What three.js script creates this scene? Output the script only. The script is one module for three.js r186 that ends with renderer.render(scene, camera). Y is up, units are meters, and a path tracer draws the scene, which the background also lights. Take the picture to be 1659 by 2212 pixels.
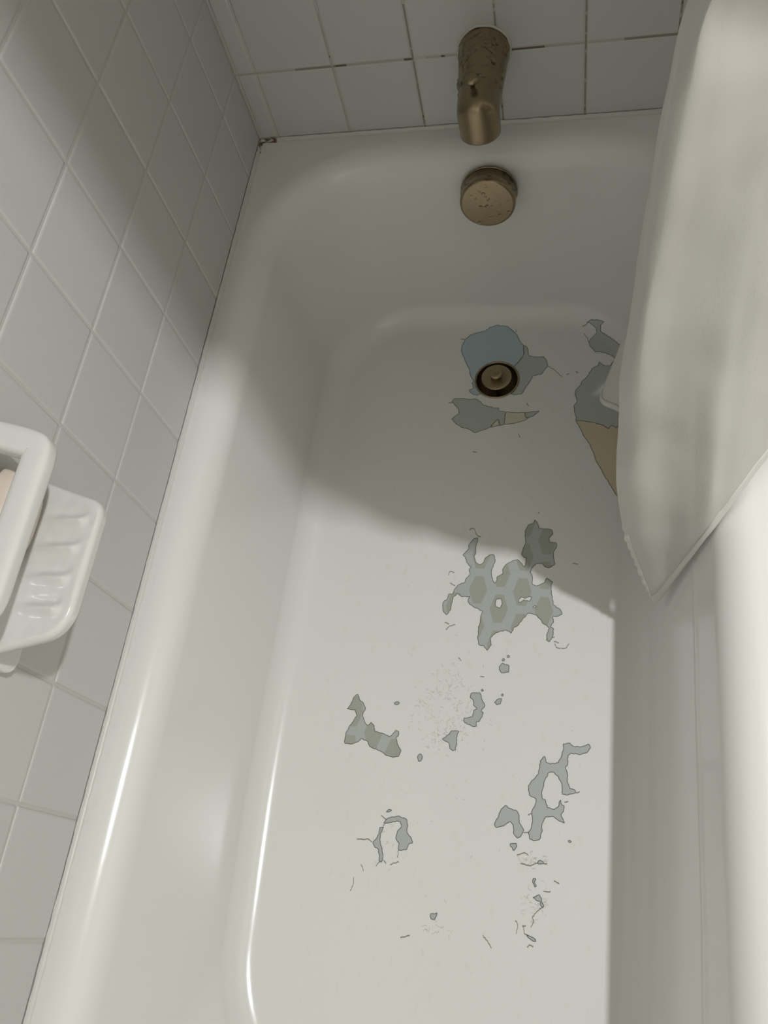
import * as THREE from 'three';
import { mergeGeometries, mergeVertices } from 'three/addons/utils/BufferGeometryUtils.js';
import { RectAreaLightUniformsLib } from 'three/addons/lights/RectAreaLightUniformsLib.js';
import { RoundedBoxGeometry } from 'three/addons/geometries/RoundedBoxGeometry.js';
import { ImprovedNoise } from 'three/addons/math/ImprovedNoise.js';

// ---------------------------------------------------------------- camera, lamp, exposure
const W = 1659, H = 2212, F = 1842.87;
const RIGHT = new THREE.Vector3(0.972686, -0.193395, -0.128376);
const DOWN = new THREE.Vector3(0.030258, -0.442694, 0.896162);
const FWD = new THREE.Vector3(-0.230144, -0.875569, -0.424750);
const EYE = new THREE.Vector3(0.4770, 1.1949, 0.9891);

const scene = new THREE.Scene();
scene.background = new THREE.Color(0x000000);
const camera = new THREE.PerspectiveCamera(2 * Math.atan(H / 2 / F) * 180 / Math.PI, W / H, 0.02, 20);
camera.position.copy(EYE);
camera.quaternion.setFromRotationMatrix(new THREE.Matrix4().makeBasis(RIGHT, DOWN.clone().negate(), FWD.clone().negate()));
scene.add(camera);

const renderer = new THREE.WebGLRenderer({ antialias: true });
renderer.toneMapping = THREE.LinearToneMapping;
renderer.toneMappingExposure = 1.0;
renderer.shadowMap.enabled = true;

const LAMP = new THREE.Vector3(1.21, 2.28, 0.72);
const LAMP_COLOR = new THREE.Color().setRGB(1.0, 1.005, 1.005);
const LAMP_W = 0.05, LAMP_L = 0.09, LAMP_NITS = 1600;   // a bar that runs along the tub
RectAreaLightUniformsLib.init();

// ---------------------------------------------------------------- helpers
let seed = 71;
const rnd = () => { seed = (seed * 1664525 + 1013904223) >>> 0; return seed / 4294967296; };
const noise = new ImprovedNoise();
const n3 = (x, y, z) => noise.noise(x, y, z);
const clamp = (v, a, b) => Math.min(b, Math.max(a, v));
const lerp = (a, b, t) => a + (b - a) * t;
const smooth = (a, b, v) => { const t = clamp((v - a) / (b - a), 0, 1); return t * t * (3 - 2 * t); };
const V = (x, y, z) => new THREE.Vector3(x, y, z);
const lin = (r, g, b) => new THREE.Color().setRGB(r, g, b);

const taken = {};
function numbered(n) { const k = taken[n] = (taken[n] ?? -1) + 1; return k ? `${n}_${String(k).padStart(3, '0')}` : n; }
function mesh(name, geo, mat, parent) {
  const m = new THREE.Mesh(geo, mat);
  m.name = parent ? name : numbered(name);
  m.castShadow = m.receiveShadow = true;
  (parent ?? scene).add(m);
  return m;
}
function thing(name, label, category, pos = [0, 0, 0], group) {
  const g = new THREE.Group();
  g.name = numbered(name); g.position.set(...pos);
  g.userData = { label, category };
  if (group) g.userData.group = group;
  scene.add(g);
  return g;
}
function struct(name, geo, mat, label) {
  const m = mesh(name, geo, mat);
  m.userData = { kind: 'structure', label, category: name.split('_')[0] };
  return m;
}
const box = (x0, x1, y0, y1, z0, z1) => new THREE.BoxGeometry(x1 - x0, y1 - y0, z1 - z0).translate((x0 + x1) / 2, (y0 + y1) / 2, (z0 + z1) / 2);
function gridGeo(P, uvs, closedU = false) {            // P[row][col] of Vector3
  const nr = P.length, nc = P[0].length, pos = [], uv = [], idx = [];
  for (let i = 0; i < nr; i++) for (let j = 0; j < nc; j++) { const p = P[i][j]; pos.push(p.x, p.y, p.z); const q = uvs ? uvs(i, j, p) : [j / (nc - 1), i / (nr - 1)]; uv.push(q[0], q[1]); }
  for (let i = 0; i < nr - 1; i++) for (let j = 0; j < (closedU ? nc : nc - 1); j++) {
    const a = i * nc + j, b = i * nc + (j + 1) % nc, c = a + nc, d = b + nc; idx.push(a, c, b, b, c, d);
  }
  const g = new THREE.BufferGeometry();
  g.setAttribute('position', new THREE.Float32BufferAttribute(pos, 3));
  g.setAttribute('uv', new THREE.Float32BufferAttribute(uv, 2));
  g.setIndex(idx); g.computeVertexNormals();
  return g;
}
function ray(u, v) { return RIGHT.clone().multiplyScalar((u - W / 2) / F).addScaledVector(DOWN, (v - H / 2) / F).add(FWD); }
function onPlane(u, v, axis, val) { const d = ray(u, v); return EYE.clone().addScaledVector(d, (val - EYE[axis]) / d[axis]); }
function canvas(w, h, draw, srgb = true) {
  const c = document.createElement('canvas'); c.width = w; c.height = h;
  draw(c.getContext('2d'), w, h);
  const t = new THREE.CanvasTexture(c);
  if (srgb) t.colorSpace = THREE.SRGBColorSpace;
  return t;
}
function noiseTex(n, fn, rep = 1) {                    // tiling grey data texture
  const d = new Uint8Array(n * n * 4);
  for (let j = 0; j < n; j++) for (let i = 0; i < n; i++) {
    const a = i / n * Math.PI * 2, b = j / n * Math.PI * 2, v = clamp(fn(i / n, j / n, a, b), 0, 1) * 255, k = (j * n + i) * 4;
    d[k] = d[k + 1] = d[k + 2] = v; d[k + 3] = 255;
  }
  const t = new THREE.DataTexture(d, n, n);
  t.magFilter = THREE.LinearFilter; t.wrapS = t.wrapT = THREE.RepeatWrapping; t.repeat.set(rep, rep); t.needsUpdate = true;
  return t;
}
const torus = (a, b, f) => n3(Math.cos(a) * f, Math.sin(a) * f + Math.cos(b) * f * 1.3, Math.sin(b) * f + 7.3);

// ---------------------------------------------------------------- materials
const orangePeel = noiseTex(256, (x, y, a, b) => 0.5 + 0.32 * torus(a, b, 9) + 0.2 * torus(a, b, 19), 9);
const tileMats = [[0.555, 0.56, 0.545], [0.542, 0.547, 0.532], [0.564, 0.567, 0.55]].map(c => new THREE.MeshPhysicalMaterial({ color: lin(...c), roughness: 0.36, bumpMap: orangePeel, bumpScale: 0.00012 }));
const groutMat = new THREE.MeshStandardMaterial({ color: lin(0.53, 0.53, 0.51), roughness: 0.7 });
const enamel = new THREE.MeshPhysicalMaterial({ color: lin(0.775, 0.775, 0.752), roughness: 0.19, bumpMap: noiseTex(256, (x, y, a, b) => 0.5 + 0.4 * torus(a, b, 4) + 0.14 * torus(a, b, 14), 5), bumpScale: 0.0001 });
const ceramic = new THREE.MeshPhysicalMaterial({ color: lin(0.71, 0.71, 0.69), roughness: 0.16 });
const brushed = noiseTex(128, (x, y, a, b) => 0.5 + 0.5 * torus(a, b, 16), 2);
const bronze = new THREE.MeshPhysicalMaterial({ color: lin(0.33, 0.26, 0.165), metalness: 0.95, roughness: 0.3, bumpMap: brushed, bumpScale: 0.00004 });
const water = new THREE.MeshPhysicalMaterial({ color: 0xffffff, transmission: 1, ior: 1.33, thickness: 0.002, roughness: 0.02 });
const waterFilm = new THREE.MeshPhysicalMaterial({ color: 0xffffff, transmission: 1, ior: 1.33, thickness: 0, roughness: 0.03 });
const paint = new THREE.MeshStandardMaterial({ color: lin(0.80, 0.78, 0.715), roughness: 0.8 });
const floorMat = new THREE.MeshStandardMaterial({ color: lin(0.42, 0.41, 0.38), roughness: 0.5 });

// ---------------------------------------------------------------- room shell
const RIM = 0.38, FLOOR = 0.075, TUBW = 0.76, TUBL = 1.52, ROOMX = 2.05, CEIL = 2.34, TH = 0.1;
const P = 0.108, GR = 0.0022, GD = 0.0011;            // tile pitch, joint width, joint depth
struct('floor', box(-TH, ROOMX + TH, -TH, 0, -TH, TUBL + TH), floorMat, 'grey bathroom floor outside the tub');
struct('ceiling', box(-TH, ROOMX + TH, CEIL, CEIL + TH, -TH, TUBL + TH), paint, 'white painted bathroom ceiling');
struct('wall_right', box(ROOMX, ROOMX + TH, 0, CEIL, -TH, TUBL + TH), paint, 'painted bathroom wall across from the tub');
struct('wall_near', box(-TH, ROOMX, 0, CEIL, TUBL, TUBL + TH), paint, 'wall at the foot end of the tub');

const tileCache = {};
function tileGeo(w, h) {                              // cushion-edged glazed tile facing +z, face at z = 0
  const key = w.toFixed(4) + '_' + h.toFixed(4);
  if (tileCache[key]) return tileCache[key];
  const b = [[0, -0.0055], [0, -0.0016], [0.0012, -0.0005], [0.0035, 0]];
  const rows = [];
  const stops = L => [...b.map(q => [q[0], q[1]]), ...b.slice().reverse().map(q => [L - q[0], q[1]])];
  const sx = stops(w), sy = stops(h);
  for (let i = 0; i < sy.length; i++) { const r = []; for (let j = 0; j < sx.length; j++) r.push(V(sx[j][0], sy[i][0], Math.min(sx[j][1], sy[i][1]))); rows.push(r.reverse()); }
  const g = gridGeo(rows, (i, j, p) => [p.x / 0.3, p.y / 0.3]);
  return tileCache[key] = g;
}
const YTOP = 1.784, YR0 = RIM + 0.003;
const ROWS = [[YR0, 0.4871]]; for (let y = 0.4871; y < YTOP - 0.05; y += P) ROWS.push([y, y + P]);
const lastY = ROWS[ROWS.length - 1][1];

// left wall
const wl = struct('wall_left', box(-TH, -GD, 0, CEIL, -TH, TUBL + TH), groutMat, 'wall of square white glazed tiles along the tub');
{
  const cols = []; let z = 0.0778; cols.push([0.001, z]); while (z < TUBL - 0.02) { const e = Math.min(z + P, TUBL); cols.push([z, e]); z = e; }
  for (const [y0, y1] of ROWS) for (const [z0, z1] of cols) {
    const t = mesh('tile', tileGeo(z1 - z0 - GR, y1 - y0 - GR), tileMats[Math.floor(rnd() * 3)], wl);
    t.rotation.y = Math.PI / 2;                       // +z face -> +x ; local x -> -z
    t.position.set((rnd() - 0.5) * 0.0006, y0 + GR / 2, z1 - GR / 2);
    t.rotation.x = (rnd() - 0.5) * 0.004;
  }
}
// end wall (taps end): the joints carry dirt
const EX0 = 0.0278;
const stain = canvas(2048, 512, (c, w, h) => {        // covers x 0..0.8, y 0.36..0.56
  c.fillStyle = 'rgb(196,196,190)'; c.fillRect(0, 0, w, h);
  const X = x => x / 0.8 * w, Y = y => (0.56 - y) / 0.2 * h;
  const seg = (x0, y0, x1, y1, col, lw) => { c.strokeStyle = col; c.lineWidth = lw; c.beginPath(); c.moveTo(X(x0), Y(y0)); c.lineTo(X(x1), Y(y1)); c.stroke(); };
  const L = 0.4871, d1 = 'rgb(146,140,127)', d2 = 'rgb(104,94,80)', d3 = 'rgb(176,173,163)';
  seg(0, L, 0.09, L, d3, 6); seg(0.085, L, 0.14, L, d1, 9); seg(0.14, L, 0.245, L, d3, 8); seg(0.14, L, 0.155, L, d2, 7); seg(0.232, L, 0.244, L, d2, 8);
  seg(0.26, L, 0.30, L, d3, 6); seg(0.28, L, 0.285, L, d2, 7); seg(0.365, L, 0.41, L, d2, 7); seg(0.41, L, 0.46, L, d3, 7); seg(0.505, L, 0.568, L, d1, 9); seg(0.46, L, 0.505, L, d3, 4);
  for (const k of [1, 2, 3, 4, 5]) seg(EX0 + k * P, 0.36, EX0 + k * P, 0.56, k === 1 ? d3 : d1, 6);
  for (let i = 0; i < 60; i++) { const k = 1 + Math.floor(rnd() * 5), y = 0.37 + rnd() * 0.19; seg(EX0 + k * P, y, EX0 + k * P, y + 0.006 * rnd(), rnd() < 0.2 ? d2 : 'rgb(182,178,168)', 5); }
});
const endGrout = new THREE.MeshStandardMaterial({ map: stain, roughness: 0.8 });
const we = struct('wall_far', box(-TH, ROOMX + TH, 0, CEIL, -TH, -GD - 0.0004), groutMat, 'end wall of square white tiles carrying the tub spout');
{
  const cols = [[0.001, EX0]]; for (let x = EX0; x < TUBW - 0.02; x += P) cols.push([x, Math.min(x + P, TUBW + 0.02)]);
  for (const [y0, y1] of ROWS) for (const [x0, x1] of cols) {
    const t = mesh('tile', tileGeo(x1 - x0 - GR, y1 - y0 - GR), tileMats[Math.floor(rnd() * 3)], we);
    t.position.set(x0 + GR / 2, y0 + GR / 2, (rnd() - 0.5) * 0.0004);
    t.rotation.y = (rnd() - 0.5) * 0.003;
  }
  const g = new THREE.PlaneGeometry(0.8, 0.2).translate(0.4, 0.46, -GD);
  mesh('grout', g, endGrout, we).userData = { label: 'dirty grout lines between the end wall tiles' };
}

// ---------------------------------------------------------------- bathtub
// horizontal rings: rounded rectangles, same number of points in each
function ring(x0, x1, z0, z1, rf, rn, y) {            // rf: corner radius at the far (z0) end, rn: near end
  const pts = [], NC = 16, NX = 14, NZ = 44;
  const arc = (cx, cz, r, a0) => { for (let i = 0; i < NC; i++) { const a = a0 + Math.PI / 2 * i / NC; pts.push(V(cx + r * Math.cos(a), y, cz + r * Math.sin(a))); } };
  const line = (ax, az, bx, bz, n) => { for (let i = 0; i < n; i++) pts.push(V(lerp(ax, bx, i / n), y, lerp(az, bz, i / n))); };
  arc(x0 + rf, z0 + rf, rf, Math.PI); line(x0 + rf, z0, x1 - rf, z0, NX);
  arc(x1 - rf, z0 + rf, rf, -Math.PI / 2); line(x1, z0 + rf, x1, z1 - rn, NZ);
  arc(x1 - rn, z1 - rn, rn, 0); line(x1 - rn, z1, x0 + rn, z1, NX);
  arc(x0 + rn, z1 - rn, rn, Math.PI / 2); line(x0, z1 - rn, x0, z0 + rf, NZ);
  return pts;
}
const OP = { x0: 0.050, x1: 0.603, z0: 0.056, z1: 1.43, rf: 0.145, rn: 0.16 };   // opening
const FL = { x0: 0.099, x1: 0.527, z0: 0.116, z1: 1.2, rf: 0.1, rn: 0.16 };      // flat floor
const RR = 0.037, RC = 0.038, AEND = 1.44;
const exp = (o, e, y) => ring(o.x0 - e, o.x1 + e, o.z0 - e, o.z1 + e, o.rf + e, o.rn + e, y);
function sdfFloor(x, z) {                              // distance outside the flat floor
  const r = z < 0.6 ? FL.rf : FL.rn, cx = (FL.x0 + FL.x1) / 2, cz = (FL.z0 + FL.z1) / 2;
  const qx = Math.abs(x - cx) - (FL.x1 - FL.x0) / 2 + r, qz = Math.abs(z - cz) - (FL.z1 - FL.z0) / 2 + r;
  return Math.hypot(Math.max(qx, 0), Math.max(qz, 0)) + Math.min(Math.max(qx, qz), 0) - r;
}
const floorY = (x, z) => { const d = clamp(sdfFloor(x, z), 0, RC * 0.985); return FLOOR + RC - Math.sqrt(RC * RC - d * d); };
const taper = (p) => {                                 // the floor narrows towards the foot end
  const k = smooth(0.78, 1.25, p.z) * clamp((RIM - p.y) / (RIM - FLOOR), 0, 1) * 0.016;
  p.x += p.x < 0.313 ? k : -k * 0.35; return p;
};
const DRAIN = V(0.3343, FLOOR, 0.2085), DR = 0.0325;
const rings = [];
const OUT = [0.0012, TUBW, 0.0012, TUBL - 0.001];
rings.push(ring(...OUT, 0.004, 0.004, 0));
for (const a of [0, 0.25, 0.5, 0.75, 1]) { const e = 0.014 * (1 - Math.cos(a * Math.PI / 2)); rings.push(ring(OUT[0], OUT[1] - e, OUT[2], OUT[3], 0.004, 0.004, RIM - 0.014 + 0.014 * Math.sin(a * Math.PI / 2))); }
for (let i = 0; i <= 14; i++) { const a = AEND * i / 14; rings.push(exp(OP, RR * (1 - Math.sin(a)), RIM - RR * (1 - Math.cos(a)))); }
{
  const topY = RIM - RR * (1 - Math.cos(AEND)), e0 = RR * (1 - Math.sin(AEND)), e1 = RC * Math.sin(AEND), botY = FLOOR + RC * (1 - Math.cos(AEND));
  const NW = 64;
  for (let i = 1; i < NW; i++) {
    const t = i / NW, m = k => lerp(OP[k], FL[k], t), o = { x0: lerp(OP.x0 - e0, FL.x0 - e1, t), x1: lerp(OP.x1 + e0, FL.x1 + e1, t), z0: lerp(OP.z0 - e0, FL.z0 - e1, t), z1: lerp(OP.z1 + e0, FL.z1 + e1, t), rf: lerp(OP.rf + e0, FL.rf + e1, t), rn: lerp(OP.rn + e0, FL.rn + e1, t) };
    rings.push(exp(o, 0, lerp(topY, botY, t)));
  }
  for (let i = 14; i >= 0; i--) { const a = AEND * i / 14; rings.push(exp(FL, RC * Math.sin(a), FLOOR + RC * (1 - Math.cos(a)))); }
}
for (let i = 6; i < rings.length; i++) rings[i].forEach(taper);
// a run of thick coat that dried along the right-hand wall
for (const r of rings) for (const p of r) if (p.x > 0.57 && p.x < 0.612 && p.z > 0.3 && p.z < 1.2 && p.y < 0.36) p.x -= 0.0011 * Math.exp(-(((p.y - 0.288 - 0.005 * n3(p.z * 7, 4, 2)) / 0.0055) ** 2)) * smooth(0.3, 0.6, p.z);
// texture of the refinished coat: hairline cracks, specks (planar map of the floor in metres)
const MX0 = 0.03, MX1 = 0.63, MZ0 = 0.03, MZ1 = 1.23;
const floorAt = (u, v) => { let y = FLOOR, p; for (let i = 0; i < 12; i++) { p = onPlane(u, v, 'y', y); y = floorY(p.x, p.z); } return p; };
const zoomA = ([x, y]) => [900 + x / 3.318, 660 + y / 3.318];
const zoomB = ([x, y]) => [900 + x / 4.1475, 1080 + y / 4.1475];
const zoomC = ([x, y]) => [700 + x / 2.6758, 1440 + y / 2.6758];
const pairs = a => { const r = []; for (let i = 0; i < a.length; i += 2) r.push([a[i], a[i + 1]]); return r; };
const CRACKS = [
  [zoomC, [275, 1012, 250, 997, 190, 997]], [zoomC, [300, 1155, 318, 1130, 330, 1125]], [zoomC, [383, 1147, 400, 1135, 432, 1130]], [zoomC, [430, 1060, 425, 1105]],
  [zoomC, [150, 1295, 165, 1270, 172, 1215]], [zoomC, [215, 1145, 228, 1182]], [zoomC, [1110, 1545, 1120, 1490, 1105, 1468]], [zoomC, [1168, 1500, 1148, 1500, 1160, 1545, 1190, 1565]],
  [zoomC, [1268, 1390, 1222, 1420, 1205, 1450, 1212, 1480, 1195, 1508]], [zoomC, [1112, 1092, 1160, 1075, 1180, 1090]], [zoomC, [1138, 1140, 1190, 1150, 1230, 1135, 1290, 1140]], [zoomC, [330, 862, 362, 887]],
  [zoomC, [340, 920, 362, 898]], [zoomC, [345, 1120, 358, 1140]], [zoomC, [440, 1565, 495, 1555]], [zoomC, [920, 1555, 945, 1590, 968, 1628]], [zoomC, [1175, 1620, 1190, 1610, 1210, 1618]], [zoomC, [1330, 1240, 1360, 1255]], [zoomC, [1270, 1300, 1310, 1300]],
  [zoomC, [1155, 962, 1185, 958]], [zoomC, [1180, 858, 1205, 850]], [zoomC, [1390, 785, 1412, 780]], [zoomC, [1460, 730, 1478, 722]],
  [zoomB, [475, 268, 500, 250, 525, 265, 530, 300, 548, 322, 575, 330]], [zoomB, [300, 745, 345, 770]], [zoomB, [282, 672, 300, 640, 338, 650]], [zoomB, [255, 1095, 292, 1112]], [zoomB, [262, 1162, 300, 1130, 345, 1115]],
  [zoomB, [1230, 1265, 1275, 1280]], [zoomB, [1240, 1290, 1250, 1320, 1290, 1330]], [zoomB, [1295, 1330, 1340, 1325, 1365, 1285]], [zoomB, [375, 1410, 400, 1440]], [zoomB, [570, 1580, 605, 1585]], [zoomB, [1085, 108, 1100, 122]], [zoomB, [1400, 570, 1445, 572]], [zoomB, [1215, 1232, 1235, 1230]],
  [zoomA, [940, 432, 975, 455, 1000, 470, 1045, 515]], [zoomA, [1075, 495, 1095, 485]], [zoomA, [1142, 470, 1155, 478, 1148, 490]], [zoomA, [788, 700, 803, 722]], [zoomA, [730, 918, 741, 948]], [zoomA, [1185, 150, 1220, 135, 1222, 120]], [zoomA, [1198, 200, 1225, 235, 1232, 262]], [zoomA, [1225, 738, 1262, 735]], [zoomA, [318, 240, 345, 245]], [zoomA, [712, 172, 716, 192]], [zoomA, [233, 697, 255, 697]], [zoomA, [400, 1048, 430, 1050]],
];
const coatMap = canvas(2048, 2048, (c, w, h) => {
  c.fillStyle = '#ffffff'; c.fillRect(0, 0, w, h);
  const X = x => (x - MX0) / (MX1 - MX0) * w, Y = z => (z - MZ0) / (MZ1 - MZ0) * h;
  // patches of faint ageing in the coat
  for (let i = 0; i < 500; i++) {
    const x = 0.14 + rnd() * 0.36, z = 0.2 + rnd() * 0.9, s = 2 + rnd() * 5;
    c.fillStyle = `rgba(190,176,140,${0.02 + 0.03 * rnd()})`; c.beginPath(); c.ellipse(X(x), Y(z), s * 2, s, rnd() * 3, 0, 7); c.fill();
  }
  const stroke = (pts, a, lw) => { c.strokeStyle = `rgba(62,60,52,${a})`; c.lineWidth = lw; c.beginPath(); pts.forEach((p, i) => i ? c.lineTo(X(p.x), Y(p.z)) : c.moveTo(X(p.x), Y(p.z))); c.stroke(); };
  for (const [f, a] of CRACKS) {
    const q = pairs(a).map(f).map(([u, v]) => floorAt(u, v)), fine = [];
    for (let i = 0; i < q.length - 1; i++) for (let k = 0; k < 5; k++) { const p = q[i].clone().lerp(q[i + 1], k / 5); p.x += (rnd() - 0.5) * 0.0012; p.z += (rnd() - 0.5) * 0.0012; fine.push(p); }
    fine.push(q[q.length - 1]); stroke(fine, 0.62, 2);
  }
  // crazed areas of the coat
  for (const [u0, u1, v0, v1, n] of [[880, 1050, 1450, 1640, 170], [930, 1010, 1420, 1520, 50], [1110, 1190, 1830, 1890, 40], [1120, 1190, 1900, 2000, 50], [780, 880, 1780, 1880, 16], [870, 1000, 1990, 2030, 14], [700, 1280, 1200, 2050, 45]]) for (let i = 0; i < n; i++) {
    const p = floorAt(lerp(u0, u1, (rnd() + rnd()) / 2), lerp(v0, v1, (rnd() + rnd()) / 2)), pts = [p.clone()]; let a = rnd() * 6.3;
    for (let k = 0; k < 3; k++) { a += (rnd() - 0.5) * 2.4; const s = 0.0008 + rnd() * 0.0016; p.x += Math.cos(a) * s; p.z += Math.sin(a) * s; pts.push(p.clone()); }
    stroke(pts, 0.08 + rnd() * 0.15, 1.3);
  }
});
coatMap.wrapS = coatMap.wrapT = THREE.ClampToEdgeWrapping;
const tubMat = enamel.clone(); tubMat.map = coatMap; tubMat.bumpMap = enamel.bumpMap.clone(); tubMat.bumpMap.repeat.set(1, 1); 
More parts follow.
